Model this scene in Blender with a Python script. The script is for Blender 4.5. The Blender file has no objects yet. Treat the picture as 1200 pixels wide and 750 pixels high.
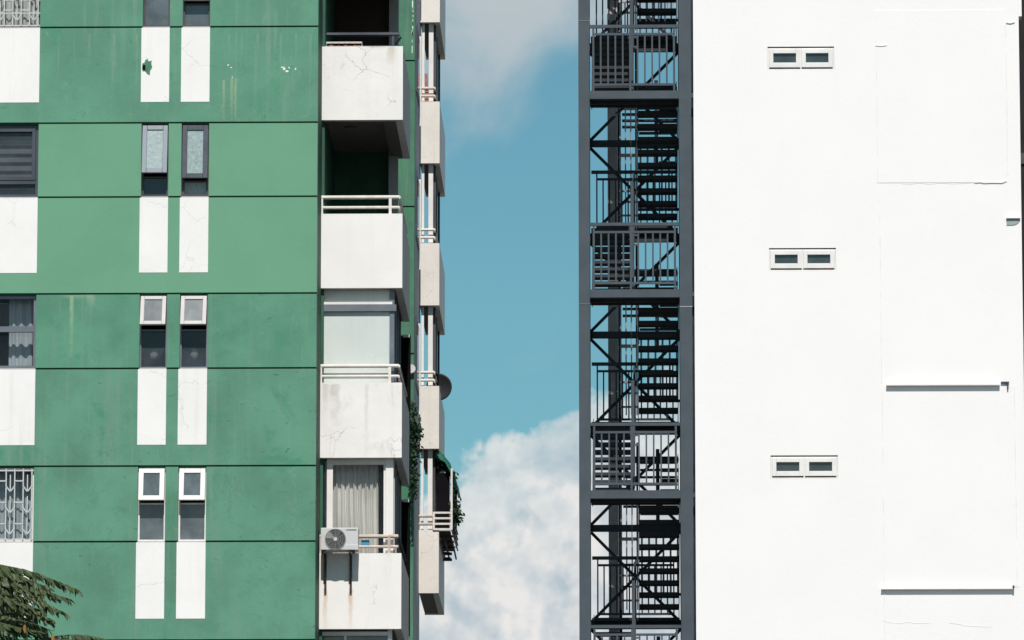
import bpy, bmesh, math, random
from mathutils import Vector, Matrix
random.seed(7)
R = math.radians
scn = bpy.context.scene
COL = scn.collection

# ------------------------------------------------------------------ camera
FPX = 7139.0                      # focal length in pixels of a 1200 px wide picture
PITCH, YAW = R(9.76), R(1.16)
CZ = 1.6
cd = bpy.data.cameras.new('camera'); cam = bpy.data.objects.new('camera', cd); COL.objects.link(cam)
cd.sensor_width = 36; cd.lens = 36*FPX/1200; cd.clip_start = 1; cd.clip_end = 5000
cam.location = (0, 0, CZ); cam.rotation_euler = (math.pi/2+PITCH, 0, YAW)
scn.camera = cam
_F = Vector((-math.sin(YAW)*math.cos(PITCH), math.cos(YAW)*math.cos(PITCH), math.sin(PITCH)))
_R = Vector((math.cos(YAW), math.sin(YAW), 0)); _U = _R.cross(_F)
def PT(px, py, Y):                # picture measurement -> X, Z on a facade standing at distance Y
    v = _F*FPX + _R*(px-600) + _U*(375-py)
    t = Y/v.y
    return v.x*t, CZ+v.z*t

# ------------------------------------------------------------------ light
SUN_EL, SUN_AZ = R(50), R(-2.6)   # sun behind the camera, a touch to the right
sd = bpy.data.lights.new('sun', 'SUN'); sun = bpy.data.objects.new('sun', sd); COL.objects.link(sun)
sd.energy = 4.2; sd.angle = R(0.5); sd.color = (1.0, 0.965, 0.92)
sdir = Vector((-math.sin(SUN_AZ)*math.cos(SUN_EL), -math.cos(SUN_AZ)*math.cos(SUN_EL), math.sin(SUN_EL)))
sun.rotation_euler = sdir.to_track_quat('Z', 'Y').to_euler()
scn.view_settings.view_transform = 'Standard'
scn.view_settings.look = 'None'
scn.view_settings.exposure = 0.03
scn.view_settings.gamma = 1.0
w = bpy.data.worlds.new('World'); scn.world = w; w.use_nodes = True

class NT:
    planar = False
    """small node-tree writer"""
    def __init__(s, nt): s.nt = nt; s.N = nt.nodes; s.L = nt.links
    def set(s, sock, v):
        if v is None: return
        if isinstance(v, bpy.types.NodeSocket): s.L.new(v, sock)
        else:
            if isinstance(v, (tuple, list)) and len(v) == 3 and sock.type == 'RGBA': v = (*v, 1)
            sock.default_value = v
    def math(s, op, a, b=None, c=None, clamp=False):
        n = s.N.new('ShaderNodeMath'); n.operation = op; n.use_clamp = clamp
        for i, v in enumerate((a, b, c)): s.set(n.inputs[i], v)
        return n.outputs[0]
    def mix(s, f, a, b, blend='MIX'):
        n = s.N.new('ShaderNodeMix'); n.data_type = 'RGBA'; n.blend_type = blend
        s.set(n.inputs[0], f); s.set(n.inputs[6], a); s.set(n.inputs[7], b); return n.outputs[2]
    def noise(s, vec, scale, detail=3, rough=.55, dist=0, out=0):
        n = s.N.new('ShaderNodeTexNoise'); n.noise_dimensions = '2D' if s.planar else '3D'; s.set(n.inputs['Vector'], vec)
        n.inputs['Scale'].default_value = scale; n.inputs['Detail'].default_value = detail
        n.inputs['Roughness'].default_value = rough; n.inputs['Distortion'].default_value = dist
        return n.outputs[out]
    def step(s, v, a, b, x=0., y=1.):
        n = s.N.new('ShaderNodeMapRange'); n.interpolation_type = 'SMOOTHSTEP'
        s.set(n.inputs[0], v); s.set(n.inputs[1], a); s.set(n.inputs[2], b); s.set(n.inputs[3], x); s.set(n.inputs[4], y)
        return n.outputs[0]
    def vec(s, v, scale, loc=(0, 0, 0)):
        n = s.N.new('ShaderNodeMapping'); s.set(n.inputs[0], v)
        n.inputs['Scale'].default_value = scale; n.inputs['Location'].default_value = loc; return n.outputs[0]
    def xyz(s, v):
        n = s.N.new('ShaderNodeSeparateXYZ'); s.set(n.inputs[0], v); return n.outputs
    def comb(s, x, y, z):
        n = s.N.new('ShaderNodeCombineXYZ')
        for i, v in enumerate((x, y, z)): s.set(n.inputs[i], v)
        return n.outputs[0]

# sky: physical sky with fair-weather cumulus
t = NT(w.node_tree); t.N.clear(); t.planar = True
sky = t.N.new('ShaderNodeTexSky'); sky.sky_type = 'NISHITA'; sky.sun_disc = False
sky.sun_elevation = SUN_EL; sky.sun_rotation = math.pi+SUN_AZ
sky.air_density = 1.0; sky.dust_density = 0.6; sky.ozone_density = 1.2; sky.altitude = 50
tc = t.N.new('ShaderNodeTexCoord').outputs['Generated']
X, Y_, Z = t.xyz(tc)
hor = t.math('SQRT', t.math('ADD', t.math('MULTIPLY', X, X), t.math('MULTIPLY', Y_, Y_)))
hor = t.math('MAXIMUM', hor, 0.05)
u = t.math('ARCTAN2', X, Y_)                       # azimuth from the street axis
v = t.math('DIVIDE', Z, hor)                       # tangent of the elevation
uv = t.comb(u, v, 0.0)
wob = t.noise(uv, 9, 2, .5)
edge = t.math('ADD', t.math('MULTIPLY', t.math('SINE', t.math('MULTIPLY', t.math('ADD', u, .0215), 40)), .0135), .1500)
edge = t.math('ADD', edge, t.math('MULTIPLY', t.math('SUBTRACT', wob, .5), .004))
edge = t.math('ADD', edge, .0015)
b1 = t.noise(uv, 60, 6, .55, .4)
def vadd(p, q, sc=1.0):
    m_ = t.N.new('ShaderNodeVectorMath'); m_.operation = 'SCALE'; t.set(m_.inputs[0], q); m_.inputs['Scale'].default_value = sc
    a_ = t.N.new('ShaderNodeVectorMath'); a_.operation = 'ADD'; t.set(a_.inputs[0], p); t.set(a_.inputs[1], m_.outputs[0]); return a_.outputs[0]
def billow(p):      # cauliflower heaps: round cells at several sizes
    p = vadd(p, t.noise(p, 70, 4, .6, 0, 1), .014)
    tot = None
    for sc, wt in ((48, .60), (125, .27), (310, .13)):
        vo = t.N.new('ShaderNodeTexVoronoi'); vo.voronoi_dimensions = '2D'; vo.inputs['Scale'].default_value = sc
        if sc < 50:
            vo.feature = 'SMOOTH_F1'; vo.inputs['Smoothness'].default_value = .6
        t.set(vo.inputs['Vector'], p)
        q = t.math('MULTIPLY', t.math('SUBTRACT', .75, vo.outputs['Distance']), wt)
        tot = q if tot is None else t.math('ADD', tot, q)
    return tot
h0 = billow(uv); h1 = billow(t.vec(uv, (1, 1, 1), (.0016, .0022, 0)))
bump = t.math('ADD', t.math('MULTIPLY', t.math('SUBTRACT', b1, .5), .007), t.math('MULTIPLY', t.math('SUBTRACT', h0, .40), .0115))
field = t.math('ADD', t.math('SUBTRACT', edge, v), bump)
low = t.step(field, -.0004, .0022)
low = t.math('MULTIPLY', low, t.step(field, 0, .02, .80, 1.))
low = t.math('MULTIPLY', low, t.step(t.noise(uv, 22, 2, .5), .3, .5, .72, 1.))
# thin veil higher up
veil_n = t.noise(t.vec(uv, (1, 1.3, 1), (3.1, .7, 0)), 26, 5, .5, .3)
du = t.math('DIVIDE', t.math('ADD', u, .018), .026); dv = t.math('DIVIDE', t.math('SUBTRACT', v, .228), .020)
g = t.math('EXPONENT', t.math('MULTIPLY', t.math('ADD', t.math('MULTIPLY', du, du), t.math('MULTIPLY', dv, dv)), -1))
hi = t.math('ADD', t.math('MULTIPLY', g, .58), veil_n)
veil = t.step(hi, .56, 1.0, 0, .92)
t.planar = False; gen = t.noise(t.vec(tc, (1, 1, 1.8)), 3.2, 6, .55, .2)          # clouds over the rest of the sky
t.planar = True; gen = t.math('MULTIPLY', t.step(gen, .54, .68), t.step(v, .26, .36))
CB = 9.7
cl_dark = (CB*.56, CB*.66, CB*.73); cl_lit = (CB*.97, CB*.96, CB*.94)
rel = t.math('MULTIPLY', t.math('SUBTRACT', h0, h1), 2.4)
soft = t.noise(vadd(uv, t.noise(uv, 60, 2, .5, 0, 1), .01), 38, 5, .6)
f1 = t.math('ADD', t.math('ADD', rel, t.step(soft, .30, .68, .15, .72)), t.step(field, .0, .012, .28, .05), clamp=True)
c_low = t.mix(f1, cl_dark, cl_lit)
c_hi = (CB*.60, CB*.66, CB*.695)
skyc = t.mix(1.0, sky.outputs[0], (1.0, 1.0, 1.0), 'MULTIPLY')
SKYTINT = skyc.node
c = t.mix(t.math('MULTIPLY', veil, 1.0), skyc, c_hi)
c = t.mix(low, c, c_low)
c = t.mix(gen, c, (CB*.85, CB*.87, CB*.9))
bg = t.N.new('ShaderNodeBackground'); t.set(bg.inputs[0], c); bg.inputs[1].default_value = 0.085
wo = t.N.new('ShaderNodeOutputWorld'); t.L.new(bg.outputs[0], wo.inputs[0])
SKYTINT.inputs[7].default_value = (.60, 1.0, .92, 1)   # teal tropical haze

# ------------------------------------------------------------------ materials
def lin(r, g, b):
    f = lambda c: (c/255/12.92) if c <= 10 else ((c/255+.055)/1.055)**2.4
    return (f(r), f(g), f(b))
def mat(name, col, rough=.6, var=.12, vscale=1.5, streak=0, streak_col=None, cracks=0, metal=0, bump=.0,
        spots=(), blotch=0, blotch_col=None, spec=.3, coat=0, grime=0, scuff=0, scuff_col=(.25, .36, .25)):
    """procedural paint / plaster / metal; every pattern lives in world space.
    spots: (x, halfwidth, ztop, zbottom, colour, strength) run-off stains"""
    m = bpy.data.materials.new(name); m.use_nodes = True
    t = NT(m.node_tree); bs = t.N['Principled BSDF']
    pos = t.N.new('ShaderNodeNewGeometry').outputs['Position']
    n1 = t.noise(pos, vscale, 5, .6)
    k = t.step(n1, .3, .7, 1-var, 1+var)
    cc = t.N.new('ShaderNodeVectorMath'); cc.operation = 'SCALE'; cc.inputs[0].default_value = col; t.set(cc.inputs['Scale'], k)
    c = cc.outputs[0]
    if blotch:
        b = t.noise(t.vec(pos, (1, 1, 1), (7, 3, 5)), 1.1, 7, .68, .5)
        c = t.mix(t.step(b, .54, .66, 0, blotch), c, blotch_col)
        b = t.noise(t.vec(pos, (1, 1, 2.2), (1, 9, 2)), 5.0, 4, .6, .8)
        c = t.mix(t.step(b, .66, .71, 0, blotch*1.1), c, tuple(x*.62 for x in blotch_col))
    if streak:
        s = t.noise(t.vec(pos, (3.2, 3.2, .16)), 2.2, 5, .62)
        s2 = t.noise(t.vec(pos, (1, 1, .5)), .9, 2, .5)
        sf = t.math('MULTIPLY', t.step(s, .5, .74, 0, 1), t.step(s2, .35, .62, 0, streak))
        c = t.mix(sf, c, streak_col)
    if scuff:
        q = t.noise(t.vec(pos, (1.6, 1, .8)), 1.9, 2, .5, .9)
        ln = t.step(t.math('ABSOLUTE', t.math('SUBTRACT', q, .5)), .002, .012, 1, 0)
        mk = t.step(t.noise(t.vec(pos, (1, 1, 1), (4, 4, 4)), 1.4, 3, .6), .5, .62)
        c = t.mix(t.math('MULTIPLY', t.math('MULTIPLY', ln, mk), scuff*.55), c, scuff_col)
        s3 = t.noise(t.vec(pos, (9, 9, .35), (2, 0, 0)), 1.6, 3, .6)
        c = t.mix(t.math('MULTIPLY', t.step(s3, .60, .72, 0, 1), t.step(t.noise(pos, .7, 3, .6), .42, .6, .1, scuff*.55)), c, scuff_col)
    if grime:
        s = t.noise(t.vec(pos, (1.5, 1.5, 1)), 1.6, 6, .7, .3)
        c = t.mix(t.step(s, .55, .8, 0, grime), c, (.32, .30, .27))
    if cracks:
        wn = t.noise(pos, 2.2, 3, .6, 0, 1)
        a = t.N.new('ShaderNodeVectorMath'); a.operation = 'SCALE'; t.set(a.inputs[0], wn); a.inputs['Scale'].default_value = .55
        ad = t.N.new('ShaderNodeVectorMath'); ad.operation = 'ADD'; t.set(ad.inputs[0], pos); t.set(ad.inputs[1], a.outputs[0])
        vo = t.N.new('ShaderNodeTexVoronoi'); vo.feature = 'DISTANCE_TO_EDGE'; t.set(vo.inputs['Vector'], ad.outputs[0]); vo.inputs['Scale'].default_value = 1.05
        ln = t.step(vo.outputs['Distance'], .002, .010, 1, 0)
        mk = t.step(t.noise(pos, 1.3, 2, .5), .46, .56)
        c = t.mix(t.math('MULTIPLY', t.math('MULTIPLY', ln, mk), cracks*.6), c, tuple(x*.4 for x in col))
    if spots:
        x, y, z = t.xyz(pos)
        wz = t.noise(t.vec(pos, (1, 1, 1.5)), 3, 3, .6)
        for (sx, hw, zt, zb, scol, st) in spots:
            d = t.math('DIVIDE', t.math('ABSOLUTE', t.math('SUBTRACT', t.math('ADD', x, t.math('MULTIPLY', t.math('SUBTRACT', wz, .5), hw*1.5)), sx)), hw)
            f = t.step(d, .25, 1, 1, 0)
            f = t.math('MULTIPLY', f, t.step(z, zb, zt, .25, 1))
            f = t.math('MULTIPLY', f, t.math('LESS_THAN', z, zt))
            f = t.math('MULTIPLY', f, t.math('GREATER_THAN', z, zb))
            f = t.math('MULTIPLY', f, t.step(wz, .25, .6, .35, 1))
            c = t.mix(t.math('MULTIPLY', f, st), c, scol)
    t.set(bs.inputs['Base Color'], c)
    rr = t.step(n1, .3, .7, max(.03, rough-.08), min(1, rough+.08)); t.set(bs.inputs['Roughness'], rr)
    bs.inputs['Metallic'].default_value = metal; bs.inputs['Specular IOR Level'].default_value = spec
    if bump:
        bn = t.N.new('ShaderNodeBump'); bn.inputs['Strength'].default_value = bump; bn.inputs['Distance'].default_value = .02
        t.set(bn.inputs['Height'], t.noise(pos, 14, 5, .65)); t.L.new(bn.outputs[0], bs.inputs['Normal'])
    return m
def glass(name, tint, dark, rough=.06, alpha=.5, wav=.02):
    """window glass: reflects the sky, lets part of the room show"""
    m = bpy.data.materials.new(name); m.use_nodes = True
    t = NT(m.node_tree); t.N.clear()
    pos = t.N.new('ShaderNodeNewGeometry').outputs['Position']
    tr = t.N.new('ShaderNodeBsdfTransparent'); tr.inputs[0].default_value = (*tint, 1)
    df = t.N.new('ShaderNodeBsdfPrincipled')
    n = t.noise(pos, 2.5, 4, .6)
    t.set(df.inputs['Base Color'], t.mix(t.step(n, .3, .7), tuple(x*.7 for x in dark), tuple(x*1.3 for x in dark)))
    df.inputs['Roughness'].default_value = rough; df.inputs['Specular IOR Level'].default_value = .8
    bn = t.N.new('ShaderNodeBump'); bn.inputs['Strength'].default_value = wav; bn.inputs['Distance'].default_value = .05
    t.set(bn.inputs['Height'], t.noise(pos, 3, 2, .5)); t.L.new(bn.outputs[0], df.inputs['Normal'])
    mx = t.N.new('ShaderNodeMixShader'); mx.inputs[0].default_value = alpha
    t.L.new(tr.outputs[0], mx.inputs[1]); t.L.new(df.outputs[0], mx.inputs[2])
    o = t.N.new('ShaderNodeOutputMaterial'); t.L.new(mx.outputs[0], o.inputs[0]); return m

# ------------------------------------------------------------------ object helpers
WL = {}
def tag(o, label=None, cat=None, group=None, kind=None):
    if label: o['label'] = label
    if cat: o['category'] = cat
    if group: o['group'] = group
    if kind: o['kind'] = kind
    return o
def thing(name, loc, label, cat, group=None):
    o = bpy.data.objects.new(name, None); COL.objects.link(o); o.location = loc; WL[o] = Vector(loc)
    o.empty_display_size = .3
    return tag(o, label, cat, group)
class MB:
    def __init__(s): s.v = []; s.f = []
    def poly(s, vs, fs, M=None):
        b = len(s.v)
        s.v += [M @ Vector(p) if M else Vector(p) for p in vs]; s.f += [tuple(b+i for i in f) for f in fs]; return s
    def box(s, x0, x1, y0, y1, z0, z1, M=None):
        if x0 > x1: x0, x1 = x1, x0
        if y0 > y1: y0, y1 = y1, y0
        if z0 > z1: z0, z1 = z1, z0
        vs = [(x0,y0,z0),(x1,y0,z0),(x1,y1,z0),(x0,y1,z0),(x0,y0,z1),(x1,y0,z1),(x1,y1,z1),(x0,y1,z1)]
        return s.poly(vs, [(0,3,2,1),(4,5,6,7),(0,1,5,4),(1,2,6,5),(2,3,7,6),(3,0,4,7)], M)
    def frame(s, x0, x1, z0, z1, y0, y1, wd, M=None, wb=None):
        wb = wb or wd
        s.box(x0, x0+wd, y0, y1, z0, z1, M); s.box(x1-wd, x1, y0, y1, z0, z1, M)
        s.box(x0+wd, x1-wd, y0, y1, z1-wd, z1, M); s.box(x0+wd, x1-wd, y0, y1, z0, z0+wb, M); return s
    def tube(s, a, b, r, n=6, r2=None):
        a, b = Vector(a), Vector(b); d = (b-a).normalized(); r2 = r if r2 is None else r2
        up = Vector((0,0,1)) if abs(d.z) < .9 else Vector((1,0,0))
        e1 = d.cross(up).normalized(); e2 = d.cross(e1)
        vs = []
        for p, rr in ((a, r), (b, r2)):
            for i in range(n):
                g = 2*math.pi*i/n+.3; vs.append(p+e1*math.cos(g)*rr+e2*math.sin(g)*rr)
        fs = [(i, (i+1) % n, n+(i+1) % n, n+i) for i in range(n)]+[tuple(reversed(range(n))), tuple(range(n, 2*n))]
        return s.poly(vs, fs)
    def bar(s, a, b, w, d):          # rectangular bar from a to b; w across in XZ, d along Y
        a, b = Vector(a), Vector(b); q = (b-a).normalized(); e2 = Vector((0,1,0)); 
        if abs(q.y) > .8: e2 = Vector((1,0,0))
        e1 = q.cross(e2).normalized()*w/2; e2 = e1.cross(q).normalized()*d/2
        vs = [a-e1-e2, a+e1-e2, a+e1+e2, a-e1+e2, b-e1-e2, b+e1-e2, b+e1+e2, b-e1+e2]
        return s.poly(vs, [(0,3,2,1),(4,5,6,7),(0,1,5,4),(1,2,6,5),(2,3,7,6),(3,0,4,7)])
    def disc(s, c, r, y1, n=28, r0=0):   # flat ring/disc facing -Y from c.y to y1
        c = Vector(c); vs = []
        for yy in (c.y, y1):
            for rr in ((r, r0) if r0 else (r,)):
                for i in range(n):
                    g = 2*math.pi*i/n; vs.append((c.x+rr*math.cos(g), yy, c.z+rr*math.sin(g)))
        fs = []
        if r0:
            for i in range(n):
                j = (i+1) % n
                fs += [(i, j, n+j, n+i), (2*n+i, 3*n+i, 3*n+j, 2*n+j), (i, 2*n+i, 2*n+j, j), (n+i, n+j, 3*n+j, 3*n+i)]
        else:
            fs = [tuple(range(n)), tuple(reversed(range(n, 2*n)))]+[(i, n+i, n+(i+1) % n, (i+1) % n) for i in range(n)]
        return s.poly(vs, fs)
    def build(s, name, m, parent=None, bevel=0, smooth=False, label=None):
        lo = Vector([min(p[i] for p in s.v) for i in range(3)]); hi = Vector([max(p[i] for p in s.v) for i in range(3)])
        c = (lo+hi)/2
        me = bpy.data.meshes.new(name); me.from_pydata([p-c for p in s.v], [], s.f)
        bm = bmesh.new(); bm.from_mesh(me); bmesh.ops.recalc_face_normals(bm, faces=bm.faces); bm.to_mesh(me); bm.free()
        if smooth: me.polygons.foreach_set('use_smooth', [True]*len(me.polygons))
        me.materials.append(m)
        o = bpy.data.objects.new(name, me); COL.objects.link(o); WL[o] = c
        o.location = c-(WL[parent] if parent else Vector())
        if parent: o.parent = parent
        if bevel:
            b = o.modifiers.new('bevel', 'BEVEL'); b.width = bevel; b.segments = 2; b.limit_method = 'ANGLE'
        if label: o['label'] = label
        return o
_cache = {}
def piece(name, x0, x1, y0, y1, z0, z1, m, parent):   # box piece sharing mesh data between alike pieces
    d = (round(abs(x1-x0), 4), round(abs(y1-y0), 4), round(abs(z1-z0), 4))
    c = Vector(((x0+x1)/2, (y0+y1)/2, (z0+z1)/2)); key = (d, m.name)
    if key not in _cache:
        b = MB().box(-d[0]/2, d[0]/2, -d[1]/2, d[1]/2, -d[2]/2, d[2]/2)
        me = bpy.data.meshes.new(name); me.from_pydata(b.v, [], b.f); me.materials.append(m); _cache[key] = me
    o = bpy.data.objects.new(name, _cache[key]); COL.objects.link(o); WL[o] = c
    o.location = c-WL[parent]; o.parent = parent; return o
def tilt(x, y, z, a):    # swing about a horizontal hinge at (y, z)
    return Matrix.Translation((x, y, z)) @ Matrix.Rotation(a, 4, 'X') @ Matrix.Translation((-x, -y, -z))

# ------------------------------------------------------------------ palette
G_CLEAN = (.132, .315, .195); G_MID = (.100, .262, .172); G_OLD = (.098, .250, .166)
cream = (.42, .50, .36)
M_g = {
 'clean': mat('green_paint_fresh', G_CLEAN, .62, .05, .8, .12, (.16, .34, .22), bump=.1),
 'mid': mat('green_paint_stained', G_MID, .65, .12, 1.1, .6, (.19, .30, .22), bump=.15, scuff=.45, blotch=.6, blotch_col=(.06, .26, .15)),
 'old': mat('green_paint_weathered', G_OLD, .62, .16, .8, .75, (.155, .265, .19), bump=.15, scuff=.4, scuff_col=(.22, .33, .22), blotch=.65, blotch_col=(.045, .21, .115), cracks=.35),
}
M_wp = mat('white_band_paint', (.83, .79, .765), .6, .025, 1.2, .35, (.6, .58, .54), cracks=.45, bump=.1)
M_par = mat('white_balcony_paint', (.84, .80, .775), .6, .025, 1.2, .10, (.58, .55, .5), bump=.1)
M_parc = mat('cracked_balcony_paint', (.83, .79, .755), .62, .04, 1.4, .5, (.52, .48, .43), cracks=.8, bump=.15, grime=.25)
M_farp = mat('cream_balcony_paint', (.76, .70, .64), .62, .05, 1.4, .4, (.50, .46, .40), cracks=.5, bump=.15, grime=.25)
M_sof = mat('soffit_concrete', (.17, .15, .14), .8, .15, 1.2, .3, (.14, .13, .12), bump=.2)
M_side = mat('grey_render', (.42, .42, .42), .75, .12, 1.0, .5, (.22, .22, .22), bump=.2)
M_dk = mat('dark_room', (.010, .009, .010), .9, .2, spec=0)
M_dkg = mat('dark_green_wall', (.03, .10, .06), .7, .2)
M_brn = mat('brown_aluminium', (.085, .075, .078), .45, .15, metal=.2)
M_gry = mat('grey_aluminium', (.17, .185, .21), .42, .1, metal=.3)
M_dgry = mat('dark_grey_aluminium', (.07, .078, .095), .42, .1, metal=.3)
M_wfr = mat('white_aluminium', (.78, .74, .71), .45, .05, 3, .3, (.5, .45, .4))
M_cfr = mat('cream_aluminium', (.50, .46, .45), .5, .06, 3, .3, (.4, .36, .33))
M_rail = mat('white_rail_paint', (.76, .70, .65), .45, .06, 5, .4, (.5, .32, .22))
M_rrail = mat('rusting_rail_paint', (.62, .52, .46), .5, .15, 4, .8, (.50, .33, .24))
M_glass = glass('window_glass', (.96, .97, .96), (.05, .06, .07), .05, .14)
M_tglass = glass('tinted_window_glass', (.86, .88, .89), (.09, .10, .115), .06, .30)
M_dglass = glass('dark_window_glass', (.5, .55, .6), (.025, .03, .037), .06, .7)
M_gglass = glass('grey_window_glass', (.5, .55, .6), (.12, .14, .15), .1, .85)
M_frost = mat('frosted_glass', (.27, .34, .335), .4, .16, 20, 0, bump=.15, spec=.4)
M_frost2 = mat('white_frosted_glass', (.62, .655, .625), .3, .03, .8, .3, (.43, .48, .47), spec=.5)
M_cur = mat('curtain_cloth', (.80, .76, .73), .9, .10, 1.5, .3, (.5, .48, .43))
M_curb = mat('blue_grey_curtain', (.52, .57, .62), .9, .1, 2, .3, (.2, .23, .26))
M_blind = mat('grey_blind', (.40, .38, .38), .7, .1, 4)
M_grille = mat('painted_grille', (.50, .51, .51), .5, .08, 5)
M_white = mat('white_wall_render', (.86, .815, .80), .7, .012, .7, .10, (.81, .77, .755), bump=.12)
M_ledge = mat('ledge_paint', (.80, .765, .75), .6, .03, 2)
M_steel = mat('stair_steel_paint', (.066, .080, .093), .5, .07, 2.5, .35, (.09, .10, .108), spec=.25, bump=.05)
M_steel2 = mat('stair_tread_steel', (.040, .045, .052), .6, .15, 3, spec=.2)
M_bcol = mat('pale_lit_steel', (.50, .46, .465), .6, .08, 2)  # grey raised so the shadowed rear steel reads as sunlit
M_dish = mat('dish_grey', (.035, .036, .04), .5, .1)
M_green = mat('awning_green_cloth', (.02, .13, .08), .85, .3, 6)
M_leafd = mat('vine_leaf', (.022, .055, .022), .6, .5, 9)
M_rust = mat('rusty_steel', (.05, .035, .03), .7, .4, 9)
M_acw = mat('ac_white_casing', (.56, .56, .555), .45, .04, 3)
M_acd = mat('ac_dark_fan', (.07, .07, .07), .5, .2, 8)
M_acg = mat('ac_fan_guard', (.25, .25, .24), .5, .1, 8)
M_blue = mat('blue_plastic', (.06, .25, .42), .5, .1)
M_terra = mat('reddish_cloth', (.40, .17, .10), .8, .3, 5)
M_maroon = mat('dark_maroon_cladding', (.012, .006, .009), .5, .2, 1)
M_ground = mat('dusty_ground', (.10, .10, .09), .9, .3, .2)

# ------------------------------------------------------------------ ground
gnd = MB().poly([(-1500, -1500, 0), (1500, -1500, 0), (1500, 1500, 0), (-1500, 1500, 0)], [(0,1,2,3)]).build('ground', M_ground)
tag(gnd, 'flat dusty ground below the buildings', kind='structure')

# ================================================================== GREEN APARTMENT BUILDING
YG = 106.0
LX = lambda px, Y=YG: PT(px, 375, Y)[0]
LZ = lambda py, px=200, Y=YG: PT(px, py, Y)[1]
H = (LZ(32)-LZ(635))/3; S0 = LZ(634.5)
dHead = LZ(546)-LZ(634.5)                 # sill joint up to head joint
dSp = LZ(634.5)-LZ(725)                   # depth of the white band below a sill
JT = .032                                 # height of a joint
xL, xBW0, xBW1 = LX(-330), LX(-75), LX(42.3)
xa0, xa1, xb0, xb1, xE = LX(163.6), LX(195.6), LX(210.8), LX(243.2), LX(371)
YB, YBb = 107.4, 111.0
apt = thing('apartment_building', (LX(200), YG+6, 0), 'green and white apartment tower with stacked white balconies along its corner', 'building')
TH = .30
shade_of = {5: ('mid', 'mid'), 4: ('mid', 'mid'), 3: ('mid', 'mid'), 2: ('clean', 'clean'), 1: ('old', 'old'), 0: ('old', 'old'), -1: ('old', 'old')}
patch_stain = mat('green_paint_streaked', (.090, .250, .162), .62, .14, 1.0, .6, (.16, .28, .19), bump=.15, blotch=.5, blotch_col=(.045, .22, .12), scuff=.5, scuff_col=(.24, .36, .24),
    spots=[(LX(84), .05, LZ(347), LZ(418), (.25, .40, .25), .8), (LX(107), .12, LZ(345), LZ(360), (.3, .4, .28), .5), (LX(86), .35, LZ(345.5), LZ(350), (.3, .4, .28), .5)])
patch_top = mat('green_paint_runs', G_MID, .65, .12, 1.1, .6, (.19, .30, .22), bump=.15, blotch=.6, blotch_col=(.05, .25, .13), cracks=.3, scuff=.5,
    spots=[(LX(x), .035, LZ(y), LZ(141), (.30, .38, .24), .7) for x, y in ((260, 94), (269.5, 92), (274, 92))]+[(LX(x), .03, LZ(40), LZ(y), (.21, .31, .22), .5) for x, y in ((101, 75), (157, 120), (266, 70), (281, 65), (300, 60), (327, 110), (345, 70), (130, 90), (362, 100))])
white_rust = mat('white_band_paint_bottom', (.83, .79, .765), .6, .03, 1.2, .18, (.6, .58, .54), cracks=.6, bump=.1)
for k in range(-1, 5):
    zs = S0+k*H; zh = zs+dHead; zb = zs-(H-dHead)      # sill joint, head joint, head joint of the storey below
    mw, ms = shade_of[k]; mw, ms = M_g[mw], M_g[ms]
    if k == 1: mw = patch_stain
    if k == 3: ms = patch_top
    for (x0, x1) in ((xL, xBW0), (xBW1, xa0), (xa1, xb0), (xb1, xE)):
        piece('wall_panel', x0, x1, YG, YG+TH, zs+JT/2, zh-JT/2, mw, apt)
        piece('joint', x0+.002, x1-.002, YG+.06, YG+TH-.02, zh-JT/2, zh+JT/2, M_dkg, apt)
        piece('joint', x0+.002, x1-.002, YG+.06, YG+TH-.02, zs-JT/2, zs+JT/2, M_dkg, apt)
    for (x0, x1) in ((xBW0, xBW1), (xa0, xa1), (xb0, xb1)):
        piece('sill', x0, x1, YG+.03, YG+TH, zs-JT/2, zs+JT/2-.004, M_cfr, apt)
        piece('joint', x0, x1, YG+.06, YG+TH-.02, zh-JT/2, zh+JT/2, M_dkg, apt)
    piece('wall_panel', xL, xE, YG, YG+TH, zb+JT/2, zs-JT/2, ms, apt)
    for (x0, x1, nm) in ((xBW0, xBW1, 0), (xa0-.02, xa1, 1), (xb0-.02, xb1, 1)):
        piece('white_band', x0, x1, YG-.005, YG-.0005, zs-dSp, zs-JT/2+.001, white_rust if k == 0 else M_wp, apt)
zTop = S0+4*H+dHead; zLow = S0-H-(H-dHead)
piece('upper_wall', xL, xE, YG, YG+TH, zTop+JT/2, zTop+4*H, M_g['mid'], apt)
piece('lower_wall', xL, xE, YG, YG+TH, .0, zLow-JT/2, M_g['old'], apt)
# chip in the paint beside the upper narrow window
b = MB(); c = LX(169.5), LZ(78)
vs = [(c[0]+rr*math.cos(a)*.75, YG-.008, c[1]+rr*math.sin(a)*1.05) for a, rr in [(i*math.pi/8, random.uniform(.09, .18)) for i in range(16)]]
vs2 = [(x, YG-.004, z) for x, y, z in vs]
b.poly(vs+vs2, [tuple(range(16)), tuple(reversed(range(16, 32)))]+[(i, (i+1) % 16, 16+(i+1) % 16, 16+i) for i in range(16)])
b.build('paint_patch', mat('bare_green_patch', (.07, .20, .12), .8, .3, 8), apt, label='ragged green patch over the edge of a white band')
MB().tube((c[0]-.06, YG-.03, c[1]-.04), (c[0]-.06, YG-.008, c[1]+.02), .03).build('pipe_stub', M_dk, apt)

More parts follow.
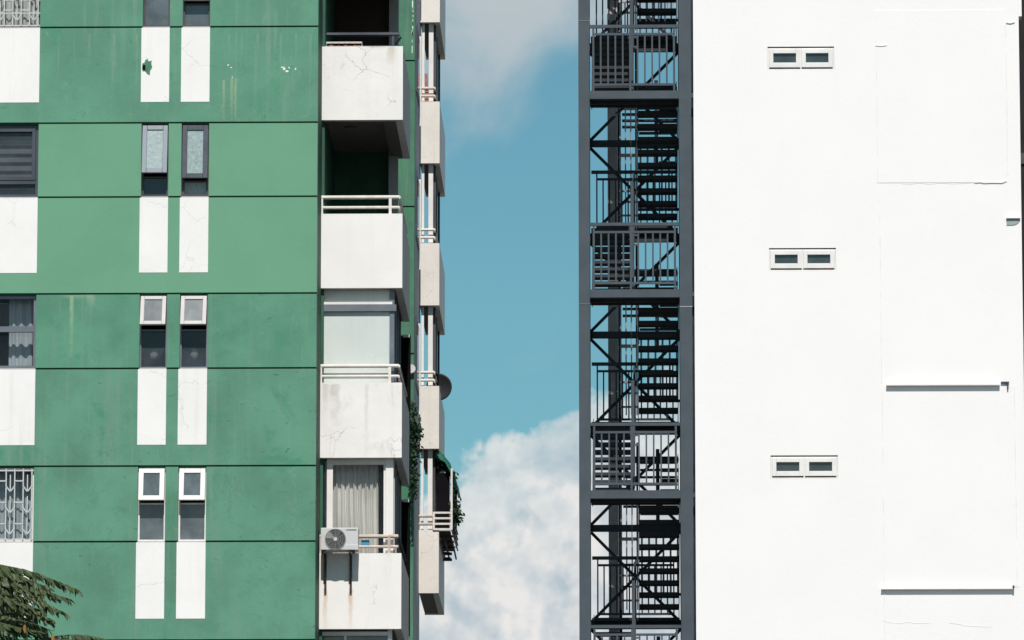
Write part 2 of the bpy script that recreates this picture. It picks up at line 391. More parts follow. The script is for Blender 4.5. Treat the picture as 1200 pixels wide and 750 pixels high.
for (px, py, w_, h_) in ((331, 81, 4, 5), (334.5, 84, 5, 3), (329, 79.5, 5, 2), (344.5, 81.5, 2, 3), (265, 76.5, 3, 2), (268.5, 79.5, 3, 1.5), (270, 91, 1.5, 2), (337, 80, 2, 3)):
    x_, z_ = LX(px), LZ(py); b = MB(); rw, rh = w_/132, h_/132; n = 8
    f_ = [(x_+rw*math.cos(i*math.pi/4)*random.uniform(.55, 1.1), YG-.004, z_+rh*math.sin(i*math.pi/4)*random.uniform(.55, 1.1)) for i in range(n)]
    b.poly(f_+[(x, YG-.001, z) for x, y, z in f_], [tuple(range(n)), tuple(reversed(range(n, 2*n)))]+[(i, (i+1) % n, n+(i+1) % n, n+i) for i in range(n)])
    b.build('plaster_chip', M_wp, apt)
# narrow windows -------------------------------------------------
def narrow_window(x0, x1, zs, zh, fm, sm, gm, lowm, sash_bot, out, wfr=.045, wsash=.05):
    z0, z1 = zs+JT/2, zh-JT/2
    wdw = MB().frame(x0, x1, z0, z1, YG+.10, YG+.18, wfr).box(x0+wfr, x1-wfr, YG+.11, YG+.17, sash_bot-.035, sash_bot-.005).build('window', fm, apt)
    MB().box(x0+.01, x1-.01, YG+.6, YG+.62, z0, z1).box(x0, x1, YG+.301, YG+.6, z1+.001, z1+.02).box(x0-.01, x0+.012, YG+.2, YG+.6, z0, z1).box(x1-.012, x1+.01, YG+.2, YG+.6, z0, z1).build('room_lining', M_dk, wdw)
    MB().box(x0+wfr, x1-wfr, YG+.14, YG+.148, z0+wfr, sash_bot-.035).build('pane', lowm, wdw)
    hz = z1-.03; h = hz-sash_bot; ang = -math.asin(min(.6, out/h))
    M = tilt(0, YG+.045, hz, ang)
    MB().frame(x0+.015, x1-.015, hz-h, hz, YG+.02, YG+.07, wsash, M).build('sash', sm, wdw, bevel=.006)
    MB().box(x0+.015+wsash, x1-.015-wsash, YG+.040, YG+.048, hz-h+wsash, hz-wsash, M).build('pane', gm, wdw)
    return wdw
for k in range(-1, 5):
    zs = S0+k*H; zh = zs+dHead
    for j, (x0, x1) in enumerate(((xa0, xa1), (xb0, xb1))):
        if k == 2:
            if j == 0: narrow_window(x0, x1, zs, zh, M_brn, M_gry, M_frost, M_dglass, zs+(LZ(207)-LZ(232.5)), .16, .04, .085)
            else: narrow_window(x0, x1, zs, zh, M_brn, M_dgry, M_frost, M_frost, zs+(LZ(212)-LZ(232.5)), .10, .05, .09)
        elif k == 1:
            wd = narrow_window(x0, x1, zs, zh, M_gry, M_cfr, M_gglass, M_tglass, zs+(LZ(386)-LZ(433)), .20, .028, .07)
            # pale vase standing behind the lower pane
            cx, cz = (x0+x1)/2, zs+.30
            b = MB(); prof = [(0, .10), (.05, .06), (.08, .0), (.07, -.05), (.03, -.09), (0, -.1)]
            n = 10; vs = []
            for r, z in prof: vs += [(cx+r*math.cos(2*math.pi*i/n), YG+.24+r*.6*math.sin(2*math.pi*i/n), cz+z+random.uniform(-.01, .01)) for i in range(n)]
            fs = [(a*n+i, a*n+(i+1) % n, (a+1)*n+(i+1) % n, (a+1)*n+i) for a in range(len(prof)-1) for i in range(n)]
            b.poly(vs, fs).build('vase', mat('ivory_vase', (.75, .70, .6), .5, .1, 8), wd, smooth=True)
        elif k == 3:
            narrow_window(x0, x1, zs, zh, M_brn, M_brn, M_gglass, M_gglass, zs+1.0 if j == 0 else zs+.46, .06, .035, .045)
        else:
            narrow_window(x0, x1, zs, zh, M_wfr, M_wfr, M_gglass, M_gglass, zs+(LZ(588)-LZ(634.5)), .13, .03, .085)

# wide windows at the left edge of the picture -------------------
def wide_window(k):
    zs = S0+k*H; z0, z1 = zs+JT/2, zs+dHead-JT/2; x0, x1 = xBW0, xBW1
    fm = {0: M_wfr, 1: M_gry, 2: M_dgry, 3: M_brn}.get(k, M_wfr)
    b = MB().frame(x0, x1, z0, z1, YG+.10, YG+.18, .055)
    if k == 1: b.box(x0+.055, x1-.055, YG+.09, YG+.18, z0+.66, z0+.76)
    if k == 2: b.box(x0+.055, x1-.055, YG+.09, YG+.18, z0+.24, z0+.30); b.frame(x0+.06, x1-.06, z0+.31, z1-.06, YG+.08, YG+.13, .06)
    for q in (1,): b.box(x0+(x1-x0)*.5-.025, x0+(x1-x0)*.5+.025, YG+.115, YG+.165, z0+.05, z1-.05)
    wdw = b.build('window', fm, apt)
    MB().box(x0, x1, YG+.9, YG+.92, z0, z1).box(x0, x1, YG+.301, YG+.9, z1+.001, z1+.02).box(x0-.01, x0+.01, YG+.2, YG+.9, z0, z1).box(x1-.01, x1+.01, YG+.2, YG+.9, z0, z1).build('room_lining', M_dk, wdw)
    MB().box(x0+.05, x1-.05, YG+.14, YG+.148, z0+.05, z1-.05).build('pane', M_tglass if k == 2 else M_glass, wdw)
    if k == 2:
        for q in range(9):
            zz = z0+.36+q*.155
            if zz < z1-.30: piece('blind_slat', x0+.12, x1-.14, YG+.25, YG+.27, zz, zz+.085, M_blind, wdw)
    else:
        cm = M_curb if k in (1, 0) else M_cur
        xs0, xs1 = (LX(8), x1-.10) if k == 1 else (x0+.1, x1-.06)
        n = int((xs1-xs0)/.03); pts = [(xs0+(xs1-xs0)*i/n, YG+.42+.025*math.sin(i*1.5+math.sin(i*.31)*1.1)) for i in range(n+1)]
        b = MB(); ztp, zbt = z1, z0
        vs = [(x, y, zbt) for x, y in pts]+[(x, y, ztp) for x, y in pts]+[(x, y+.006, zbt) for x, y in pts]+[(x, y+.006, ztp) for x, y in pts]
        m = n+1
        fs = [(i, i+1, m+i+1, m+i) for i in range(n)]+[(2*m+i, 3*m+i, 3*m+i+1, 2*m+i+1) for i in range(n)]
        b.poly(vs, fs).build('curtain', cm, wdw)
    if k in (0, 3, -1, 4):       # decorative burglar grille
        b = MB(); y = YG+.04; st = LX(10)-LX(0); xx = x1-.04; i = 0
        while xx > x0:
            b.bar((xx, y, z0+.02), (xx, y, z1-.02), .022, .02)
            for zz in (z0+.12, z0+.50, z0+.88):
                if i % 2 == 0:
                    b.bar((xx, y-.012, zz+.10), (xx-st*.5, y-.012, zz), .022, .015); b.bar((xx-st*.5, y-.012, zz), (xx-st, y-.012, zz+.10), .022, .015)
                    b.bar((xx-st*.5, y-.012, zz+.30), (xx-st*.5, y-.012, zz), .02, .014)
                else:
                    b.bar((xx, y-.012, zz+.19), (xx-st, y-.012, zz+.19), .022, .015)
            xx -= st; i += 1
        for zz in (z0+.03, z1-.05) + ((z0+.26, z0+.5) if k == 3 else ()): b.bar((x0, y+.014, zz), (x1, y+.014, zz), .025, .014)
        b.build('grille', M_grille, wdw)
for k in range(-1, 5): wide_window(k)

# body of the block ---------------------------------------------
zRoof = zTop+4*H
xBl, xBr = LX(374, YB), PT(471.5, 294, YB)[0]       # balcony left / right
zP = lambda py: PT(430, py, YB)[1]
HB = (zP(54)-zP(648))/3; PT0 = zP(648.3); PBd = zP(648.3)-zP(737)    # parapet top of storey 0, height of the parapet
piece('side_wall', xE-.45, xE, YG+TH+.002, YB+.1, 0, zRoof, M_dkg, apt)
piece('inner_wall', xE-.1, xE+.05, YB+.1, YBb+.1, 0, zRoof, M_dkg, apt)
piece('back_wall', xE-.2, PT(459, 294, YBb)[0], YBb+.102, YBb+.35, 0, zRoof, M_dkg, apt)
for k_ in (3, 4): MB().box(xE+.06, PT(459, 294, YBb)[0]-.01, YBb+.06, YBb+.101, PT0+k_*HB-PBd+.27, PT0+(k_+1)*HB-PBd+.0).build('back_panel', mat('dark_brown_panel', (.05, .035, .032), .7, .15), apt)
# rear wing: frontal green wall with joints, grey flank
YW = 124.6; xW = PT(485.5, 294, YW)[0]; xW0 = PT(300, 294, YW)[0]
zW = lambda py: PT(478, py, YW)[1]
HW = zW(71)-zW(242)
mw = mat('green_paint_flaking', (.066, .185, .115), .7, .18, 1.5, .5, (.24, .33, .24), bump=.2, blotch=.6, blotch_col=(.05, .20, .10))
for k in range(-3, 5):
    z1 = zW(242)+k*HW
    piece('wall_panel', xW0, xW, YW, YW+.3, z1-HW+JT/2, z1-JT/2, mw, apt)
    piece('joint', xW0, xW-.003, YW+.06, YW+.25, z1-JT/2, z1+JT/2, M_dkg, apt)
piece('lower_wall', xW0, xW, YW, YW+.3, 0, zW(242)-4*HW, mw, apt)
piece('flank_wall', xW-.4, xW-.004, YW+.302, YW+3.6, 0, zRoof, M_side, apt)
# flaked paint edge on the rear wing
for i in range(16):
    z = zW(4+random.uniform(0, 66)); x_ = xW-random.uniform(.02, .05); piece('paint_flake', x_-.012-random.uniform(0, .012), x_, YW-.006, YW-.001, z, z+random.uniform(.03, .16), M_side if i % 2 else M_wp, apt)
# flank windows of the rear wing, thin dark slots
for k in range(-1, 4):
    z1 = zW(242)+k*HW
    wv_ = piece('window', xW-.003, xW+.03, YW+.7, YW+2.3, z1-.5, z1+.9, M_dgry, apt)
    MB().box(xW+.0305, xW+.036, YW+.8, YW+2.2, z1-.4, z1+.8).build('pane', M_dglass, wv_)
    piece('trim', xW+.0, xW+.05, YW+2.42, YW+2.50, z1-.9, z1+1.05, M_wfr, apt)

# front balconies -----------------------------------------------
xr = xBr
rust = mat('parapet_below_ac', (.84, .795, .765), .6, .03, 1.2, .3, (.58, .54, .48), cracks=.6, bump=.12, grime=.12,
   spots=[(LX(383, YB), .055, zP(690), zP(736), (.55, .30, .13), .55), (LX(412.5, YB), .055, zP(690), zP(736), (.55, .28, .12), .6), (LX(376, YB), .05, zP(650), zP(720), (.5, .42, .3), .4)])
stained = mat('parapet_stained', (.83, .79, .76), .62, .04, 1.4, .55, (.50, .46, .41), cracks=.9, bump=.15, grime=.35,
   spots=[(LX(393, YB), .12, zP(450), zP(500), (.45, .41, .37), .6), (LX(383, YB), .08, zP(450), zP(480), (.45, .41, .37), .4), (LX(430, YB), .05, zP(450), zP(535), (.5, .46, .42), .4)])
top_par = mat('parapet_top', (.83, .79, .76), .62, .04, 1.4, .25, (.55, .5, .44), cracks=.9, bump=.15, grime=.1,
   spots=[(LX(457, YB), .12, zP(55), zP(76), (.52, .38, .28), .6), (LX(440, YB), .2, zP(54.5), zP(57), (.45, .3, .2), .6)])
BAL = {}
for k in range(-1, 5):
    zt = PT0+k*HB; zb = zt-PBd
    pm = {0: rust, 1: stained, 2: M_par, 3: top_par}.get(k, M_parc)
    x0 = xBl-.02 if k != -1 else xBl-.02
    b = MB().box(x0, xr, YB, YB+.13, zb, zt).box(xr-.13, xr-.0, YB+.131, YBb, zb+.0, zt-.0)
    bal = b.build('balcony', pm, apt); BAL[k] = bal
    # soffit: slab with an edge beam
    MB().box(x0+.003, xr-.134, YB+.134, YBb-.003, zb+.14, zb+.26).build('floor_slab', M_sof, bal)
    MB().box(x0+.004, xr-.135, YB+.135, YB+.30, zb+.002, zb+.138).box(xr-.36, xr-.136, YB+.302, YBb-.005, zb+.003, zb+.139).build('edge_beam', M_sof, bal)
    if k == 3: MB().disc(((x0+xr)/2-.25, 0, 0), .11, .03, 16).build('ceiling_lamp', M_sof, bal).rotation_euler = (math.pi/2, 0, 0)
def setw(o, parent, loc): o.location = Vector(loc)-WL[parent]
lamp = [o for o in BAL[3].children if o.name.startswith('ceiling_lamp')][0]
setw(lamp, BAL[3], ((xBl+xr)/2-.25, YB+1.3, PT0+3*HB-PBd+.12))

def rails(k, m, x1=None, dk=None):
    """two rails standing on the parapet, returning along the side"""
    zt = PT0+k*HB; bal = BAL[k]; xx = x1 or xr-.06
    for (dz, r) in ((.31, .035), (.125, .026)):
        MB().tube((xBl-.01, YB+.06, zt+dz), (xx, YB+.06, zt+dz), r, 8).build('rail', m, bal, smooth=False)
        MB().tube((xx, YB+.06, zt+dz), (xx, YBb-.1, zt+dz), r*.8, 8).build('side_rail', dk or m, bal)
    for px in (457, 376.5):
        x = PT(px, 294, YB)[0]; piece('rail_post', x-.025, x+.025, YB+.035, YB+.085, zt, zt+.30, m, bal)
rails(2, M_rail); rails(1, M_rail); rails(0, M_rrail, dk=M_rust)
# top storey: dark rail
zt = PT0+3*HB
MB().tube((xBl, YB+.5, zt+.33), (xr-.08, YB+.5, zt+.33), .04, 8).build('rail', M_dgry, BAL[3])
MB().tube((xBl, YB+.5, zt+.10), (xr-.08, YB+.5, zt+.10), .025, 8).build('rail', M_dgry, BAL[3])
for x in (xBl+.03, xr-.2): piece('rail_post', x-.02, x+.02, YB+.48, YB+.52, zt-.2, zt+.32, M_dgry, BAL[3])
MB().bar((xr-.30, YB+.5, zt-.1), (xr-.12, YB+2.0, zt+.6), .03, .03).build('rail_brace', M_dgry, BAL[3])
# corner column (grey) at the rear of each balcony
for k in range(-1, 4):
    z0 = PT0+k*HB; z1 = PT0+(k+1)*HB-PBd
    x = PT(457, 294, YBb)[0]
    piece('corner_column', x-.02, x+.15, YBb-.25, YBb-.02, z0-.6, z1+.12, M_side, BAL[k])
# storeys 0 and 1 have dark enclosed rears on the side
for k in (0, 1, -1):
    z0 = PT0+k*HB; z1 = PT0+(k+1)*HB-PBd
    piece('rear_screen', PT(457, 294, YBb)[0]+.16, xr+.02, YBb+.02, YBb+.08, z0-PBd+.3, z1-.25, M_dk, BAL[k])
    piece('screen_bracket', xr-.12, xr+.0, YBb-.07, YBb+.0, z1-.30, z1-.25, M_wfr, BAL[k])

# storey 1: white frosted glazing
z0 = PT0+HB; z1 = PT0+2*HB-PBd; yw = YB+.17; bal = BAL[1]
xg0, xg1, xg2 = LX(378, yw), LX(456.5, yw), LX(462, yw)
piece('infill_strip', xBl-.01, xg0-.045, yw, yw+.06, z0-.2, z1+.10, M_gry, bal); piece('window_jamb', xg0-.04, xg0, yw-.02, yw+.08, z0-.2, z1+.10, M_gry, bal); piece('window_jamb', xg1, xg2, yw-.01, yw+.10, z0-.2, z1+.10, M_gry, bal)
MB().box(xg0+.002, xg1-.002, yw+.02, yw+.03, z0-.2, z1-.38).build('pane', M_frost2, bal)
MB().box(xg0+.002, xg1-.002, yw+.03, yw+.04, z1-.36, z1+.10).build('pane', M_frost2, bal)
MB().box(xg0-.02, xg1+.12, yw-.05, yw+.01, z1-.40, z1-.28).build('transom', M_gry, bal)
MB().box(xg0, xg1+.05, yw-.045, yw+.0, z1-.276, z1-.23).build('flashing', M_wfr, bal)
def side_glazing(k, m, gm, x):
    z0 = PT0+k*HB; z1 = PT0+(k+1)*HB-PBd; bal = BAL[k]
    b = MB()
    for yy in (YB+.28, YB+1.2, YB+2.2, YBb-.3): b.box(x-.05, x, yy, yy+.07, z0-.1, z1+.12)
    b.box(x-.045, x-.005, YB+.35, YBb-.3, z0-.1, z0-.03); b.build('side_frame', m, bal)
    MB().box(x-.03, x-.022, YB+.36, YBb-.31, z0-.02, z1+.10).build('side_pane', gm, bal)
side_glazing(1, M_gry, M_dglass, xg2)
# storey 0: white frames, curtain
z0 = PT0; z1 = PT0+HB-PBd; bal = BAL[0]
X_ = lambda px: PT(px, 580, yw)[0]
piece('window_jamb', X_(371.5), X_(375.8), yw, yw+.08, z0-.2, z1+.1, M_wfr, bal)
b = MB().box(X_(383), X_(390), yw-.01, yw+.09, z0-.2, z1-.001)
b.box(X_(452), X_(461), yw-.03, yw+.11, z0-.3, z1+.1)
b.box(X_(383), X_(452)-.002, yw-.01, yw+.09, z1+.001, z1+.12).box(X_(390)+.001, X_(452)-.002, yw, yw+.07, z1-.10, z1-.001).box(X_(449.5), X_(452)-.003, yw+.005, yw+.06, z0-.2, z1-.102)
b.build('window_frame', M_wfr, bal)
MB().box(X_(376), X_(383)-.002, yw+.03, yw+.038, z0-.2, z1+.1).build('pane', M_dglass, bal)
MB().box(X_(390), X_(449.4), yw+.03, yw+.038, z0-.2, z1-.1).build('pane', M_glass, bal)
n = 90; xs0, xs1 = X_(389), X_(443)
b = MB(); zr = [z0-.2, z0+.4, z0+.9, z1+.05]; vs = []
for q, zz in enumerate(zr):
    for i in range(n+1):
        s = i/n; pinch = (.0, .08, .03, 0)[q]
        vs.append((xs0+(xs1-xs0)*(s+pinch*math.sin(s*3)*.5), yw+.22+.035*math.sin(i*.55+q*.25)+.02*math.sin(i*1.35), zz))
m_ = n+1
b.poly(vs, [(q*m_+i, q*m_+i+1, (q+1)*m_+i+1, (q+1)*m_+i) for q in range(3) for i in range(n)])
b.build('curtain', M_cur, bal, smooth=True)
MB().box(X_(376), X_(452), yw+1.3, yw+1.32, z0-.3, z1+.12).build('room_lining', M_dk, bal)
side_glazing(0, M_side, M_dglass, X_(461)+.02)
# storey -1 seen at the bottom edge
z1 = PT0-PBd; z0 = PT0-HB; bal = BAL[-1]
piece('window_jamb', X_(371.5), X_(376)-.002, yw, yw+.08, z0-.2, z1+.1, M_wfr, bal)
b = MB().box(X_(455), X_(460), yw-.02, yw+.1, z0-.2, z1+.1).box(X_(376)+.001, X_(455)-.001, yw-.02, yw+.06, z1-.10, z1-.03).box(X_(404), X_(407), yw, yw+.06, z0, z1-.101)
b.build('window_frame', M_wfr, bal)
MB().box(X_(376), X_(455), yw+.061, yw+.069, z0-.2, z1+.1).build('pane', M_gglass, bal)

# far balconies --------------------------------------------------
YF, YFb = 127.6, 131.4
zF = lambda py: PT(503, py, YF)[1]
HF = (zF(119)-zF(621))/3; F0 = zF(621); FD = zF(622)-zF(696)
xf0, xf1 = PT(491.6, 330, YF)[0], PT(514.8, 330, YF)[0]
FB = {}
for k in range(0, 5):
    zt = F0+k*HF; zb = zt-FD
    b = MB().box(xf0, xf1, YF, YF+.12, zb, zt).box(xf1-.12, xf1, YF+.121, YFb, zb, zt).box(xW+.002, xf1-.121, YFb-.12, YFb, zb, zt)
    bal = b.build('balcony', M_farp, apt); FB[k] = bal
    MB().box(xW+.003, xf1-.122, YF+.122, YFb-.122, zb+.03, zb+.15).build('floor_slab', M_sof, bal)
    if k == 4: continue
    z1 = zt+HF-FD
    for a, c_, nm in ((493.6, 496.6, 'post'), (501.6, 507, 'post')):
        piece('post', PT(a, 330, YF)[0], PT(c_, 330, YF)[0], YF+.16, YF+.26, zt-.1, z1+.03, M_wfr, bal)
    for dz in (.30, .13):
        m = M_rail if k in (1, 2) else M_rrail
        MB().tube((xf0+.0, YF+.05, zt+dz), (PT(509, 330, YF)[0], YF+.05, zt+dz), .032, 8).build('rail', m, bal)
        MB().tube((PT(509, 330, YF)[0], YF+.05, zt+dz), (PT(509, 330, YF)[0]+.02, YFb-.1, zt+dz), .025, 6).build('side_rail', m, bal)
    xg = PT(508.3, 330, YF)[0]
    for (hw, ya_, yb2) in ((.03, YF+.3, YF+.5), (.02, YF+1.5, YF+1.6), (.02, YFb-.5, YFb-.4)): piece('side_post', xg-hw, xg+hw, ya_, yb2, zt-.1, z1+.03, M_brn, bal)
    MB().box(xg-.012, xg-.004, YF+.5, YFb-.5, zt-.1, z1+.03).build('side_pane', M_dglass, bal)
# ================================================================== things on the balconies
# air conditioner on brackets
ax0, ax1 = LX(377.3, 107.0), LX(421, 107.0); az0, az1 = PT(400, 646.5, 107.0)[1], PT(400, 618.5, 107.0)[1]
ya0, ya1 = 106.98, 107.31
ac = thing('air_conditioner', ((ax0+ax1)/2, YB, az0), 'white outdoor air conditioning unit with a round fan bracketed to the lowest full balcony', 'air conditioner')
MB().box(ax0, ax1, ya0, ya1, az0+.03, az1).build('casing', M_acw, ac, bevel=.012)
MB().box(LX(404.5, 107), ax1+.004, ya0-.012, ya0+.03, az0+.03, az0+.12).build('service_cover', M_acw, ac, bevel=.005)
fx, fz = LX(394.4, 107), PT(394, 632, 107)[1]; fr = .184
MB().disc((fx, ya0-.006, fz), fr, ya0-.001, 32).build('fan_well', M_acd, ac)
g_ = MB().disc((fx, ya0-.012, fz), fr+.004, ya0-.004, 32, fr-.012)
for i in range(3): g_.disc((fx, ya0-.012, fz), .06+.04*i, ya0-.008, 24, .054+.04*i)
for i in range(12):
    a = i*math.pi/6; g_.bar((fx+.03*math.cos(a), ya0-.012, fz+.03*math.sin(a)), (fx+(fr-.01)*math.cos(a), ya0-.012, fz+(fr-.01)*math.sin(a)), .005, .005)
g_.build('fan_guard', M_acg, ac)
MB().disc((fx, ya0-.022, fz), .034, ya0-.010, 16).build('hub', M_acw, ac)
for i in range(3):
    a = i*2*math.pi/3+2.2; vs = []
    for q in range(6):
        aa = a+q*.17; vs.append((fx+.17*math.cos(aa), ya0-.008-.002*q, fz+.17*math.sin(aa)))
    vs += [(fx+.04*math.cos(a+.5), ya0-.012, fz+.04*math.sin(a+.5)), (fx+.04*math.cos(a), ya0-.008, fz+.04*math.sin(a))]
    MB().poly(vs, [tuple(range(8))]).build('blade', M_acg if i == 0 else M_acd, ac)
piece('nameplate', LX(407, 107), LX(419, 107), ya0-.004, ya0-.0, az1-.05, az1-.025, M_acg, ac)
for px in (383, 412.5):
    x = LX(px, YB)
    MB().box(x-.02, x+.02, YB-.045, YB-.001, az0-.68, az0).box(x-.02, x+.02, ya0+.0, YB-.046, az0-.03, az0).build('bracket', M_rust, ac)
    MB().bar((x, YB-.05, az0-.5), (x, ya0+.08, az0-.03), .02, .03).build('strut', M_rust, ac)
for px in (381, 415): piece('foot', LX(px, 107)-.03, LX(px, 107)+.03, ya0+.04, ya1-.04, az0, az0+.03, M_acd, ac)
# blue tub behind the rail
zt = PT0
tb = MB().box(LX(424.5, YB+.1), LX(434, YB+.1), YB+.10, YB+.16, zt+.155, zt+.25).build('plastic_tub', M_blue, None, bevel=.01)
tag(tb, 'small blue plastic tub standing behind the rusting rail beside the air conditioner', 'tub')
# drying rack on the top parapet
zt = PT0+3*HB
dr = thing('drying_rack', (LX(401, YB), YB+.06, zt), 'flat white wire rack lying on the topmost balcony parapet', 'rack')
b = MB(); xa_, xb_ = LX(380.5, YB), LX(422.5, YB)
b.tube((xa_, YB+.03, zt+.085), (xb_, YB+.03, zt+.085), .008).tube((xa_, YB+.11, zt+.085), (xb_, YB+.11, zt+.085), .008)
for i in range(7): b.tube((xa_+(xb_-xa_)*i/6, YB+.03, zt+.085), (xa_+(xb_-xa_)*i/6, YB+.11, zt+.085), .005)
b.build('wire_top', M_wfr, dr)
for x in (xa_, xb_): MB().tube((x, YB+.07, zt), (x, YB+.07, zt+.085), .007).build('leg', M_wfr, dr)
b = MB(); x = xa_+.05
while x < xb_-.05: q = random.uniform(.03, .09); b.box(x, x+q, YB+.045, YB+.09, zt, zt+random.uniform(.015, .035)); x += q+.02
b.build('clothes_peg', M_terra, dr)
# satellite dish by the second far balcony
dz, dx, dy = PT(514, 451, 128.6)[1], PT(513.5, 451, 128.6)[0], 128.9
dish = thing('satellite_dish', (xf1, dy, dz-.3), 'round dark satellite dish fixed to the flank of the far balcony', 'satellite dish')
b = MB(); n = 28; vs = []; fs = []
rings = 6; ax = Vector((.30, .95, .12)).normalized(); e1 = ax.cross(Vector((0,0,1))).normalized(); e2 = ax.cross(e1)
cc_ = Vector((dx+.03, dy, dz)); RR = .29
for s_ in (0, 1):
    for q in range(rings+1):
        r = RR*q/rings; dpt = -.07*(q/rings)**2+.012*s_
        for i in range(n):
            a = 2*math.pi*i/n; vs.append(cc_+e1*r*math.cos(a)+e2*r*math.sin(a)+ax*dpt)
    o_ = s_*(rings+1)*n
    fs += [(o_+q*n+i, o_+q*n+(i+1) % n, o_+(q+1)*n+(i+1) % n, o_+(q+1)*n+i) for q in range(rings) for i in range(n)]
o_ = (rings+1)*n; fs += [(rings*n+i, rings*n+(i+1) % n, o_+rings*n+(i+1) % n, o_+rings*n+i) for i in range(n)]
b.poly(vs, fs).build('reflector', M_dish, dish, smooth=True)
MB().tube(cc_, (xf1, dy+.25, dz-.1), .025).build('mount', M_dish, dish)
MB().tube(cc_+e2*.27-ax*.05, cc_-ax*.32, .01).box(cc_.x-ax.x*.32-.03, cc_.x-ax.x*.32+.03, cc_.y-ax.y*.32-.04, cc_.y-ax.y*.32+.04, cc_.z-.03, cc_.z+.03).build('feed_arm', M_dish, dish)
# cage with awning on the lowest far balcony
zq = lambda py, Y=YF: PT(520, py, Y)[1]
xc0, xc1 = PT(508.3, 600, YF)[0], PT(529.3, 600, YF)[0]
cage = thing('balcony_cage', (xf1, YF+.5, zq(620)), 'pale railed steel cage jutting from the lowest far balcony', 'cage')
for i, py in enumerate((601, 607.5, 614, 620.3)):
    MB().box(xc0, xc1, YF-.03, YF+.0, zq(py)-.02, zq(py)+.02).build('rail', M_rail, cage)
    MB().bar((xc1, YF, zq(py)), (xc1+.03, YFb-.4, zq(py)), .025, .025).build('side_rail', M_brn, cage)
piece('post', xc0-.02, xc0+.02, YF-.035, YF+.005, zq(621), zq(600), M_rail, cage)
piece('post', xc1-.02, xc1+.02, YF-.035, YF+.005, zq(621), zq(549), M_rail, cage)
for q in range(4): piece('rear_post', xc1-.0, xc1+.03, YF+.6+q*.75, YF+.63+q*.75, zq(621), zq(551), M_rust, cage)
MB().box(xf1+.005, xc1-.03, YF+.15, YFb-.5, zq(622), zq(620.6)).build('floor_grating', M_rust, cage)
piece('dark_netting', PT(509.5, 600, YF)[0]+.03, xc1-.05, YF+.28, YF+.30, zq(618), zq(552), M_dk, cage)
b = MB()
for i in range(5):
    yy = YF+.3+i*.75; b.box(xf1+.01, xc1+.02-(i > 2)*.14, yy, yy+.08, zq(627+i*1), zq(626+i*1)+.02); 
for x in (xf1+.03, xc1-.15, xc1): b.box(x-.015, x+.015, YF+.3, YF+3.3, zq(632), zq(630))
for z in (zq(634), zq(641)): b.box(xf1+.02, xc1-.06, YF+2.2, YF+2.3, z, z+.05)
b.build('shelf_rack', M_rust, cage)
aw = MB(); xs = [PT(p, 540, YF)[0] for p in (511, 515, 521, 527, 532, 534)]; zsx = [zq(p) for p in (524, 528, 534, 543, 553, 566)]
vs = []; ny = 8
for j in range(ny+1):
    for i in range(6):
        vs.append((xs[i]+random.uniform(-.03, .03), YF+.1+j*.42, zsx[i]-.05*math.sin(j*math.pi/2)*(i > 1)+random.uniform(-.03, .03)+j*.012))
vs += [(x, y, z-.03) for x, y, z in vs]; m2 = 6*(ny+1)
fs = [(j*6+i, j*6+i+1, (j+1)*6+i+1, (j+1)*6+i) for j in range(ny) for i in range(5)]
fs += [tuple(m2+i for i in reversed(f)) for f in fs]+[(i, i+1, m2+i+1, m2+i) for i in range(5)]
n0 = len(vs)
for i in range(6):      # hem hanging at the front
    vs.append((xs[i]+.01, YF+.085, zsx[i]-.13-.05*(i % 2)))
fs += [(i, i+1, n0+i+1, n0+i) for i in range(5)]
ao = aw.poly(vs, fs).build('awning', M_green, None, smooth=True)
tag(ao, 'sagging dark green cloth awning over the caged far balcony', 'awning')
def leaf_cloud(b, c, r, n, s):
    for i in range(n):
        p = Vector(c)+Vector((random.gauss(0, r[0]), random.gauss(0, r[1]), random.gauss(0, r[2])))
        a = Vector([random.uniform(-1, 1) for _ in range(3)]).normalized()*s*random.uniform(.6, 1.3)
        q = a.cross(Vector([random.uniform(-1, 1) for _ in range(3)])).normalized()*s*.5
        b.poly([p-a, p+q*.9, p+a, p-q*.9], [(0, 1, 2, 3)])
def plant(name, pts, label, cat, s=.06, stem=M_rust):
    root = thing(name, pts[0][0], label, cat)
    b = MB()
    for c, r, n in pts: leaf_cloud(b, c, r, n, s)
    b.build('foliage', M_leafd, root)
    st_ = MB()
    for (a, _, _), (c, _, _) in zip(pts, pts[1:]): st_.tube(a, c, .012, 5)
    if len(pts) > 1: st_.build('stem', stem, root)
def P3(px, py, Y): x, z = PT(px, py, Y); return Vector((x, Y, z))
plant('climbing_plant', [(P3(534.5, 605, 128), (.07, .2, .08), 130), (P3(533, 595, 128), (.05, .2, .09), 110), (P3(532, 578, 128), (.025, .2, .12), 40), (P3(532, 563, 128), (.03, .2, .08), 50), (P3(516, 545, 128.2), (.06, .2, .06), 60)],
      'straggling green plant growing over the outer edge of the caged balcony', 'plant')
plant('hanging_vine', [(P3(485, 482, 123.9), (.05, .1, .08), 90), (P3(486, 505, 123.9), (.07, .12, .15), 240), (P3(489, 509, 123.9), (.05, .1, .06), 70), (P3(485, 530, 123.9), (.05, .1, .16), 200), (P3(485, 560, 123.9), (.05, .1, .15), 160), (P3(486, 576, 123.9), (.03, .1, .05), 50)],
      'dark green vine trailing down the narrow green wall between the two balcony stacks', 'vine', .05)
wl = thing('wall_lamp', P3(482, 432, YW), 'small round white lamp on the narrow green wall above the vine', 'lamp')
MB().tube(P3(482, 432, YW-.12), P3(482, 432, YW-.001), .09, 12, .07).build('lamp_shade', M_wfr, wl)
MB().tube(P3(482, 436, YW-.05), P3(482, 438, YW-.004), .025).build('bracket', M_wfr, wl)
